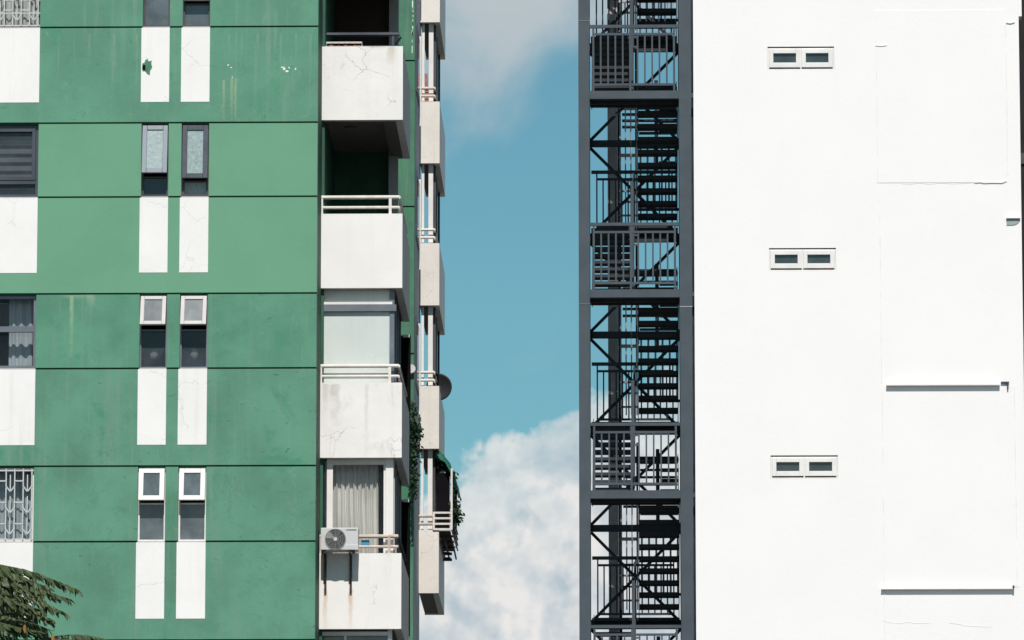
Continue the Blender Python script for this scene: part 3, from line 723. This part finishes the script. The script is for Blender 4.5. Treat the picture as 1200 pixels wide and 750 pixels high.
cl = thing('clothes_pile', (xf0+.2, YF+.4, F0+3*HF), 'reddish brown cloth and boards heaped on the topmost visible far balcony', 'clothes')
b = MB()
for i in range(7):
    z = F0+3*HF+.02+i*.05; b.box(xf0+.05+random.uniform(0, .05), PT(510, 330, YF)[0]-random.uniform(0, .08), YF+.30, YF+.38, z, z+.035)
b.build('board', M_terra, cl)
MB().tube((PT(498, 90, YF)[0], YF+.45, F0+3*HF+.35), (PT(498.5, 90, YF)[0], YF+.45, F0+3*HF+.7), .05, 8, .03).build('cloth', mat('pinkish_cloth', (.4, .2, .17), .9, .3, 8), cl)

# ================================================================== WHITE BUILDING
YS = 104.0
SX = lambda px, py=375, Y=YS: PT(px, py, Y)[0]
SZ = lambda py, px=940, Y=YS: PT(px, py, Y)[1]
wx0, wx1 = SX(814), SX(1194.2, 60)
wb = thing('white_building', (SX(1000), YS+8, 0), 'blank white rendered building side wall with three small double windows', 'building')
ztop = SZ(-260)
wins = [(SX(900, 68), SX(978, 68), SZ(82), SZ(54.5)), (SX(901.5, 304), SX(980, 304), SZ(317.5, 940), SZ(290.5)), (SX(902.5, 547), SX(981, 547), SZ(561), SZ(533.5))]
# wall pieces round the openings
wxa, wxb = min(a[0] for a in wins), max(a[1] for a in wins)
wm = sum(a[0] for a in wins)/3; wwd = sum(a[1]-a[0] for a in wins)/3
wxa, wxb = wm, wm+wwd
zz = [0]
b = MB().box(wx0, wxa, YS, YS+.3, 0, ztop).box(wxb, wx1, YS, YS+.3, 0, ztop)
cuts = sorted([(w_[2], w_[3]) for w_ in wins]); lo = 0
for (a, c_) in cuts: b.box(wxa, wxb, YS, YS+.3, lo, a); lo = c_
b.box(wxa, wxb, YS, YS+.3, lo, ztop)
b.build('wall', M_white, wb)
MB().box(wx1+.0005, wx1+.055, YS+.002, YS+.3, SZ(19, 1190), ztop).build('wall_return', M_white, wb)
MB().box(wx0+.002, wx0+.3, YS+.302, YS+18, 0, ztop).box(wx1-.3, wx1-.002, YS+.302, YS+18, 0, ztop).build('side_wall', M_side, wb)
mp = glass('small_window_glass', (.3, .35, .35), (.055, .07, .07), .12, .85)
for (x0, x1, z0, z1) in wins:
    x0, x1 = wxa, wxb; xm = (x0+x1)/2
    wdw = MB().frame(x0+.003, x1-.003, z0+.006, z1-.022, YS+.02, YS+.10, .022).box(xm-.012, xm+.012, YS+.02, YS+.10, z0+.03, z1-.046).build('window', M_wfr, wb)
    for (a, c_) in ((x0+.027, xm-.013), (xm+.013, x1-.027)):
        MB().frame(a, c_, z0+.048, z1-.047, YS-.006, YS+.06, .072, wb=.085).build('sash', M_wfr, wdw, bevel=.004)
        MB().box(a+.07, c_-.07, YS+.038, YS+.046, z0+.12, z1-.11).build('pane', mp, wdw)
    MB().box(x0, x1, YS+.11, YS+.13, z0, z1).build('back_panel', M_dk, wdw)
# ledges with their shadows, brackets at the end
def ledge(pa, pb, py, dep, th=.035):
    x0, x1 = SX(pa, py), SX(pb, py); z = SZ(py, (pa+pb)/2)
    o = MB().box(x0, x1, YS-dep, YS-.001, z-th, z).build('ledge', M_ledge, wb, bevel=.004); return x0, x1, z
x0, x1, z = ledge(1038.5, 1171.5, 450.5, .085, .03)
MB().box(x1+.02, x1+.16, YS-.045, YS-.001, z+.015, z+.04).box(x1+.125, x1+.15, YS-.05, YS-.001, z-.09, z+.014).build('bracket', M_dgry, wb)
x0, x1, z = ledge(1032.5, 1188.5, 689.5, .075, .025)
MB().box(x1-.03, x1+.0, YS-.11, YS-.0, z+.002, z+.035).build('bracket', M_dgry, wb)
# shallow raised render fields and rough seams
MB().box(SX(1027, 100), SX(1179, 100), YS-.006, YS-.001, SZ(214, 1100), SZ(12, 1100)).build('render_field', M_white, wb)
MB().box(SX(1036, 500), SX(1192, 500), YS-.005, YS-.001, SZ(688, 1100), SZ(452, 1100)).build('render_field', M_white, wb)
def seam(pts, wd, y=.012):
    b = MB()
    P = [(SX(p, q), SZ(q+random.uniform(-.45, .45), p)) for p, q in pts]
    y *= .6; wd *= .8
    for (a, c_) in zip(P, P[1:]): b.bar((a[0], YS-y, a[1]), (c_[0], YS-y, c_[1]), wd, y*1.6)
    b.build('render_seam', M_ledge, wb)
seam([(1142, 213.9), (1149, 213.7), (1153, 214.4), (1161, 214.0), (1166, 214.6), (1174, 214.2), (1177, 213.4), (1179, 211.8)], .014, .016)
seam([(1056, 215.2), (1068, 215.9), (1075, 214.6), (1090, 215.8), (1102, 214.9), (1118, 215.9), (1131, 214.4), (1139, 214)], .007, .003)
seam([(1179, 26.3), (1184, 27), (1189, 25.8)], .014, .018)
seam([(1026, 53.5), (1034, 54), (1039, 53)], .012, .016)
seam([(1034, 726.8), (1043, 729), (1054, 730.6), (1064, 729.2), (1074, 730.4), (1090, 730)], .010, .003)
seam([(1112, 729.6), (1124, 731), (1131, 733), (1142, 734.3), (1162, 734.8)], .010, .003)
for (px_, pa_, pb_) in ((1027, 12, 214), (1031.5, 216, 449), (1035, 452, 760), (1179.5, 28, 205), (1190, 455, 686)):  # darker strips paint in the faint edge shade along the seams
    x_ = SX(px_, (pa_+pb_)/2); MB().box(x_, x_+.012, YS-.0075, YS-.001, SZ(pb_, px_), SZ(pa_, px_)).build('seam_shade', mat('seam_shade_grey', (.795, .765, .75), .8, .12, 3), wb)
# small hood near the right edge
hx0, hx1, hz = SX(1179.5, 258), SX(1195.5, 258), SZ(257, 1187)
b = MB(); n = 8
vs = [(hx0, YS-.09, hz), (hx1, YS-.09, hz)]+[(hx0, YS-.004, hz-.0), (hx1, YS-.004, hz)]
prof = [(hx0+(hx1-hx0)*i/n, hz-.105*math.sqrt(max(0, 1-(max(0, i/n-.35)/.65)**2))) for i in range(n+1)]
front = [(x, YS-.012, z) for x, z in prof]+[(hx1, YS-.012, hz+.01), (hx0, YS-.012, hz+.01)]
back = [(x, YS-.002, z) for x, y, z in front]; q = len(front)
b.poly(front+back, [tuple(range(q)), tuple(reversed(range(q, 2*q)))]+[(i, (i+1) % q, q+(i+1) % q, q+i) for i in range(q)])
b.build('vent_flap', mat('grey_vent_flap', (.30, .34, .34), .6, .08, 5), wb)
MB().box(hx0-.005, hx1, YS-.05, YS-.003, hz+.011, hz+.03).build('vent_hood', M_white, wb)

# dark building glimpsed beyond the right edge
db = thing('dark_building', (SX(1230)+3, 112, 0), 'sliver of a dark maroon building past the right edge of the white wall', 'building')
piece('wall', SX(1197), SX(1197)+7, 109, 116, 0, 34, M_maroon, db)
for k in range(9): piece('floor_band', SX(1197)+.01, SX(1197)+7.02, 108.96, 108.998, 2.8+k*3.4, 3.0+k*3.4, M_brn, db)

# ================================================================== STEEL STAIR TOWER
zl = lambda py: SZ(py, 745)
HS = (zl(106)-zl(574.3))/2; L0 = zl(574.3)           # top of the girder of level 0
cx0, cx1, cx2, cx3 = SX(678.3), SX(691.3), SX(796.8), SX(811.2)
D = 4.35                                              # depth of the tower
st = thing('fire_stair', ((cx0+cx3)/2, YS+2, 0), 'tall dark grey steel fire stair tower standing against the white wall', 'staircase')
ztopS = L0+4*HS
for (a, c_) in ((cx0, cx1), (cx2, cx3)):
    piece('column', a, c_, YS, YS+.2, 0, ztopS, M_steel, st)
    piece('column', a+.02, c_-.02, YS+D-.15, YS+D+.05, 0, ztopS, M_steel, st)
for z in (zl(24), zl(356), zl(356)-2*HS): 
    piece('splice_plate', cx0-.004, cx1+.004, YS-.006, YS-.001, z-.006, z+.006, mat('splice_line', (.18, .19, .19), .6, .1), st)
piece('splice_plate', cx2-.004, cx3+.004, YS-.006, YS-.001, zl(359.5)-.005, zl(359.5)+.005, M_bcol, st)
xmid0, xmid1 = SX(741.5), SX(745.5)
nR = 10; rise = HS/2/nR; go = (D-.85-.95)/(nR-1)
yA, yB_ = YS+.88, YS+.88+go*(nR-1)
for k in range(-2, 4):
    z = L0+k*HS
    vis = k >= -1
    piece('girder', cx1+.001, cx2-.001, YS+.02, YS+.16, z-.14, z, M_steel, st)
    # front landing
    ld = MB().box(cx1+.002, cx2-.002, YS+.162, YS+.86, z-.10, z-.03).build('landing', M_steel2, st)
    for yy in (.35, .6): piece('joist', cx1+.01, cx2-.01, YS+yy, YS+yy+.06, z-.17, z-.101, M_steel2, ld)
    # rear half landing
    zh_ = z+HS/2
    ld = MB().box(cx1+.002, cx2-.002, yB_+.03, YS+D-.155, zh_-.08, zh_-.03).build('landing', M_steel2, st)
    piece('joist', cx1+.01, cx2-.01, yB_+.3, yB_+.36, zh_-.15, zh_-.081, M_steel2, ld)
    # rear frame: beams and crossed braces
    for zz_ in (z, zh_):
        piece('rear_beam', cx1-.15, cx2+.15, YS+D-.05, YS+D+.03, zz_-.13, zz_-.01, M_steel2, st)
        for s_ in (0, 1):
            a, c_ = ((cx1-.02, zz_), (cx2+.02, zz_+HS/2-.13)) if s_ == 0 else ((cx1-.02, zz_+HS/2-.13), (cx2+.02, zz_))
            MB().bar((a[0], YS+D+.045+.03*s_, a[1]), (c_[0], YS+D+.045+.03*s_, c_[1]), .055, .022).build('brace', M_steel2, st)
    # side ties
    for (a, c_) in ((cx0+.04, cx0+.10), (cx3-.10, cx3-.04)):
        piece('side_beam', a, c_, YS+.201, YS+D-.151, z-.14, z-.02, M_steel, st)
        piece('side_beam', a, c_, YS+.201, YS+D-.151, zh_-.14, zh_-.02, M_steel, st)
    # flights
    for fl in (0, 1):
        x0, x1 = (cx1+.03, xmid0) if fl == 0 else (xmid1+.03, cx2-.01)
        fz0, fz1 = (z, zh_) if fl == 0 else (zh_, z+HS)
        ya, yb = (yA, yB_) if fl == 0 else (yB_, yA)
        sg = 1 if yb > ya else -1
        f_ = MB()
        for xx in (x0, x1-.012):
            vs = [(xx, ya, fz0-.16), (xx, ya, fz0+.06), (xx, yb, fz1+.02), (xx, yb, fz1-.20)]
            vs += [(x+.012, y, q) for x, y, q in vs]
            f_.poly(vs, [(0,1,2,3),(7,6,5,4),(0,4,5,1),(1,5,6,2),(2,6,7,3),(3,7,4,0)])
        f_ = f_.build('stair_flight', M_steel2, st)
        for i in range(1, nR):
            zt_ = fz0+rise*i; yy = ya+sg*go*(i-1)
            piece('tread', x0+.013, x1-.013, min(yy, yy+sg*go*1.05), max(yy, yy+sg*go*1.05), zt_-(.058 if fl == 0 else .078), zt_-.005, M_steel2, f_)
        if vis:    # handrail of the flight
            xr_ = x1+.02 if fl == 0 else x0-.02
            MB().bar((xr_, ya, fz0+.95), (xr_, yb, fz1+.95), .035, .035).bar((xr_, ya, fz0+.55), (xr_, yb, fz1+.55), .02, .02).build('handrail', M_steel2, f_)
            for i in (1, 4, 7): 
                yy = ya+(yb-ya)*i/9; zz_ = fz0+(fz1-fz0)*i/9
                piece('handrail_post', xr_-.012, xr_+.012, yy-.012, yy+.012, zz_, zz_+.95, M_steel2, f_)
    # front railing
    rl = MB().box(cx1+.001, cx2-.001, YS+.05, YS+.10, z+1.13, z+1.185).build('railing', M_steel, st)
    xs_ = [SX(p, 300) for p in (695.8, 739.3, 791)]
    for i, x in enumerate(xs_): piece('post', x-.018, x+.018, YS+.055, YS+.095, z, z+1.129, M_steel, rl)
    piece('rail', xs_[0]+.019, xs_[1]-.019, YS+.06, YS+.09, z+1.0, z+1.04, M_steel, rl)
    piece('rail', xs_[1]+.019, xs_[2]-.019, YS+.06, YS+.09, z+1.0, z+1.04, M_steel, rl)
    piece('rail', xs_[0]+.019, xs_[1]-.019, YS+.06, YS+.09, z+.10, z+.14, M_steel, rl)
    piece('rail', xs_[1]+.019, xs_[2]-.019, YS+.06, YS+.09, z+.10, z+.14, M_steel, rl)
    for p in (704.5, 713.2, 721.8, 730.5, 748, 756.6, 765.2, 773.8, 782.4):
        x = SX(p, 300); piece('baluster', x-.014, x+.014, YS+.064, YS+.088, z+.141, z+.999, M_steel, rl)
    for dz_ in (.78, .95): piece('tie', xs_[1]+.019, SX(748, 300)-.015, YS+.066, YS+.084, z+dz_, z+dz_+.03, M_steel, rl)
    # toe plates behind the railing at the left
    # centre newel between the flights
    piece('newel_post', SX(739, 230), SX(742.6, 230), YS+.80, YS+.86, z, z+2.05, M_steel, st)
    # rear railing of the half landing
    xq0, xq1 = cx1+.0, cx2
    yq = YS+D-.20
    rl = MB().box(xq0, xq1, yq, yq+.04, zh_+1.10, zh_+1.16).build('railing', M_steel2, st)
    piece('rail', xq0+.1, xq1-.1, yq+.005, yq+.035, zh_+.98, zh_+1.02, M_steel2, rl)
    piece('rail', xq0+.1, xq1-.1, yq+.005, yq+.035, zh_+.10, zh_+.14, M_steel2, rl)
    nb = 13
    for i in range(nb):
        x = xq0+.1+(xq1-xq0-.2)*i/(nb-1); hgt = 1.099 if i in (0, nb-1, nb//2) else .979
        piece('baluster', x-.013, x+.013, yq+.008, yq+.032, zh_+(.0 if hgt > 1 else .141), zh_+hgt, M_steel2, rl)
    # open grid screen beyond the rear braces
    ys_ = YS+D+.30; sx0, sx1 = PT(727, 300, ys_)[0], PT(746, 300, ys_)[0]
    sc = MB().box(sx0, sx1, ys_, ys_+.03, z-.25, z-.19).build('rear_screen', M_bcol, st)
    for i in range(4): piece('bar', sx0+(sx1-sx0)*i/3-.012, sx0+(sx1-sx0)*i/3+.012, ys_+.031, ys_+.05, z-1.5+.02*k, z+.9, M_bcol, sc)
    sx2 = PT(796, 300, ys_)[0]
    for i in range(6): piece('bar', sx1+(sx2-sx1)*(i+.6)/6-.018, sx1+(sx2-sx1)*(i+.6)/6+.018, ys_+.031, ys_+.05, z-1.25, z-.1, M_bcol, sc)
    for dz_ in (-1.25, -.1): piece('bar', sx1+.03, sx2, ys_+.001, ys_+.03, z+dz_, z+dz_+.05, M_steel2, sc)
    # flight of the rear bay, rising away
    xa1_, xb1_ = PT(748, 300, ys_)[0], PT(795, 300, ys_+.3)[0]
    xl1_ = PT(728, 300, ys_)[0]
    f2 = MB().box(xl1_, xb1_, ys_+2.75, ys_+3.2, z-.02+HS*.5-.11, z-.02+HS*.5-.05).build('rear_flight', M_steel2, st)
    for i in range(1, nR):
        zt_ = z+rise*i; yy = ys_+.35+go*(i-1)
        piece('tread', (xl1_ if i in (3, 4, 5, 6, 7) else xa1_)+.02, xb1_-.02, yy, yy+go*.55, zt_-.035, zt_-.01, M_steel2, f2)
    xd0, xd1 = PT(767.5, 300, ys_+4)[0], PT(794, 300, ys_+4)[0]
    f3 = MB().box(xd0, xd0+.07, ys_+3.9, ys_+4.0, z+.35, z+2.0).build('rear_flight', M_steel2, st)
    for i in range(8):
        zt_ = z+.50+rise*i; piece('tread', xd0+.08, xd1, ys_+4.2-i*go*.5, ys_+4.2-i*go*.5+go*.5, zt_-.055, zt_, M_steel2, f3)
    for xx in (xa1_, xb1_-.015): MB().bar((xx+.007, ys_+.3, z-.05), (xx+.007, ys_+2.8, z+HS/2-.1), .18, .012).build('stringer', M_steel2, f2)
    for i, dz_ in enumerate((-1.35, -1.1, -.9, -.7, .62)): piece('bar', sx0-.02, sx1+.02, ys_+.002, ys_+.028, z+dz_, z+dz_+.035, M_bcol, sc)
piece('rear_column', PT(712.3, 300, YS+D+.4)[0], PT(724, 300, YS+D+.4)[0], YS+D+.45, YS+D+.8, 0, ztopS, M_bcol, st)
piece('rear_column', PT(724, 300, YS+D+.4)[0]+.002, PT(728, 300, YS+D+.4)[0], YS+D+.6, YS+D+.85, 0, ztopS, M_steel2, st)
# ties to the wall, then painted shade in the gap
for k in range(-2, 4):
    piece('wall_tie', cx3+.001, wx0+.02, YS+.05, YS+.12, L0+k*HS-.12, L0+k*HS-.04, M_steel, st)
piece('gap_shade', cx3-.01, wx0-.002, YS+.30, YS+.32, 0, ztopS, mat('dark_blue_gap_shade', (.02, .028, .04), .5, .4, 4), st)  # dark strip standing in for the shade between stair and wall

# ================================================================== TREE
YT = 86.0
m_leaf = bpy.data.materials.new('tree_leaf'); m_leaf.use_nodes = True
tt = NT(m_leaf.node_tree); bs = tt.N['Principled BSDF']
oi = tt.N.new('ShaderNodeObjectInfo').outputs['Random']
pos = tt.N.new('ShaderNodeNewGeometry').outputs['Position']
nn = tt.noise(pos, 4, 3, .6)
fac = tt.math('ADD', tt.math('MULTIPLY', oi, .5), tt.math('MULTIPLY', nn, .6), clamp=True)
tt.set(bs.inputs['Base Color'], tt.mix(fac, (.020, .040, .014), (.075, .10, .034)))
bs.inputs['Roughness'].default_value = .5; bs.inputs['Specular IOR Level'].default_value = .35
m_bark = mat('tree_bark', (.10, .075, .05), .9, .3, 6, bump=.4)
m_old = mat('withered_leaf', (.26, .11, .02), .7, .2, 6)
tx, ty = PT(-260, 700, YT)[0], YT+1.5
tree = thing('leafy_tree', (tx, ty, 0), 'dark green tree with drooping narrow leaves at the lower left corner', 'tree')
ztr = PT(0, 760, YT)[1]
MB().tube((tx, ty, 0), (tx+.2, ty, ztr*.55), .26, 12, .19).tube((tx+.2, ty, ztr*.55), (tx+.1, ty, ztr+1.0), .19, 10, .08).build('trunk', m_bark, tree, smooth=True)
def leaf_mesh():
    n = 5; vs = []; fs = []
    for i in range(n+1):
        s = i/n; wd = .21*math.sin(math.pi*min(1, s*.93+.07))**.8*(1-.35*s) if i < n else 0.004
        droop = -.22*s*s
        vs += [(-wd, droop+.03*s, -s), (0, droop-.045, -s), (wd, droop+.03*s, -s)]
    for i in range(n):
        a = i*3; fs += [(a, a+1, a+4, a+3), (a+1, a+2, a+5, a+4)]
    me = bpy.data.meshes.new('leaf'); me.from_pydata(vs, [], fs); me.materials.append(m_leaf); return me, vs, fs
lme, lvs, lfs = leaf_mesh()
me_old = lme.copy(); me_old.materials.clear(); me_old.materials.append(m_old)
fronds = []   # rachis curves in real space
def frond(pts, Y, L): fronds.append(([P3(px, py, Y+dy) for px, py, dy in pts], L))
frond([(-40, 655, 0), (0, 662, .1), (40, 671, .2), (93, 692, .3)], YT, .17)
frond([(-50, 668, -.5), (0, 678, -.3), (40, 690, -.2), (82, 702, -.1)], YT, .17)
frond([(-40, 660, .6), (5, 664, .5), (30, 680, .5), (70, 699, .5)], YT, .16)
frond([(-40, 690, .3), (0, 697, .3), (40, 702, .2), (79, 720, .2)], YT, .16)
frond([(-40, 700, -.6), (0, 706, -.6), (30, 712, -.6), (62, 728, -.5)], YT, .16)
frond([(-30, 715, .2), (0, 722, .2), (30, 728, .2), (58, 738, .2)], YT, .16)
frond([(-30, 726, -.4), (10, 733, -.4), (35, 738, -.3), (60, 748, -.3)], YT, .16)
frond([(40, 752, .4), (65, 746, .4), (95, 744, .4), (124, 749, .4)], YT, .15)
frond([(30, 758, .0), (60, 750, .0), (85, 750, .1), (115, 756, .1)], YT, .13)
frond([(-40, 740, .4), (0, 744, .4), (30, 752, .4), (62, 762, .4)], YT, .16)
frond([(-40, 676, .9), (0, 680, .9), (30, 690, .9), (60, 712, .9)], YT, .17)
frond([(-40, 664, -.9), (0, 668, -.9), (30, 678, -.8), (60, 690, -.8)], YT, .15)
frond([(-40, 694, -.9), (0, 700, -.9), (28, 708, -.8), (52, 716, -.8)], YT, .15)
frond([(-40, 722, -.9), (0, 730, -.9), (24, 736, -.8), (48, 740, -.8)], YT, .15)
frond([(-40, 704, .9), (0, 708, .9), (28, 716, .9), (56, 726, .9)], YT, .16)
frond([(-40, 668, 1.3), (0, 672, 1.3), (20, 682, 1.2), (48, 700, 1.2)], YT, .17)
frond([(-40, 712, 1.2), (0, 716, 1.2), (25, 722, 1.2), (52, 742, 1.2)], YT, .17)
frond([(-40, 684, 1.7), (0, 690, 1.7), (22, 700, 1.7), (45, 722, 1.7)], YT, .17)
def bez(P, s):
    n = len(P)-1; i = min(n-1, int(s*n)); f = s*n-i
    p0 = P[max(0, i-1)]; p1 = P[i]; p2 = P[i+1]; p3 = P[min(n, i+2)]
    return .5*((2*p1)+(-p0+p2)*f+(2*p0-5*p1+4*p2-p3)*f*f+(-p0+3*p1-3*p2+p3)*f**3)
cnt = 0; stuff = MB()
hubp = Vector((tx+.15, ty, ztr))
twigs = MB()
for P, L in fronds:
    ln = sum((P[i+1]-P[i]).length for i in range(len(P)-1)); n = int(ln*24)
    prev = None
    for i in range(0, 11):
        p = bez(P, i/10)
        if prev is not None: twigs.tube(prev, p, .012*(1.15-i/10), 5)
        prev = p
    twigs.tube(hubp+Vector((0, 0, random.uniform(-.6, .3))), P[0], .04, 6, .014)
    for i in range(n):
        s = i/n; p = bez(P, s)
        for side in (-1, 1):
            ll = L*1.35*random.uniform(.75, 1.15)*(1-.5*s**3)
            M = Matrix.Translation(p) @ Matrix.Rotation(random.uniform(-.5, .5)+(.35 if side > 0 else -.3), 4, 'X') @ Matrix.Rotation(-random.uniform(-.15, .75)-s*.3, 4, 'Y') @ Matrix.Rotation(random.uniform(-1.2, 1.2), 4, 'Z') @ Matrix.Scale(ll, 4)
            inview = p.x > PT(-4, 700, YT)[0]
            if inview and cnt < 290:
                o = bpy.data.objects.new('leaf', lme); COL.objects.link(o); o.parent = tree
                o.matrix_basis = Matrix.Translation(-WL[tree]) @ M; cnt += 1
            else: stuff.poly(lvs, lfs, M)
for px, py in ((29, 737), (62, 749)):
    o = bpy.data.objects.new('withered_leaf', me_old); COL.objects.link(o); o.parent = tree
    o.matrix_basis = Matrix.Translation(P3(px, py-5, YT-.9)-WL[tree]) @ Matrix.Rotation(.3, 4, 'Z') @ Matrix.Scale(.13, 4)
# the rest of the crown, outside and below the frame
for i in range(120):
    a = random.uniform(0, 2*math.pi); r = random.uniform(.4, 3.0); zc = ztr-1.6+random.uniform(-1.6, .6)-(.25*r if a else 0)
    c0 = Vector((tx+r*.3*math.cos(a), ty+r*.3*math.sin(a), zc+.2)); c1 = Vector((tx+r*math.cos(a), ty+r*math.sin(a), zc))
    twigs.tube(c0, c1, .02, 5, .006)
    for q in range(26):
        p = c0.lerp(c1, q/25)
        M = Matrix.Translation(p) @ Matrix.Rotation(random.uniform(-.7, .7), 4, 'X') @ Matrix.Rotation(random.uniform(-.7, .7), 4, 'Y') @ Matrix.Rotation(random.uniform(-3, 3), 4, 'Z') @ Matrix.Scale(.16, 4)
        stuff.poly(lvs, lfs, M)
so = stuff.build('foliage', m_leaf, tree); so['kind'] = 'stuff'
twigs.build('branches', m_bark, tree)
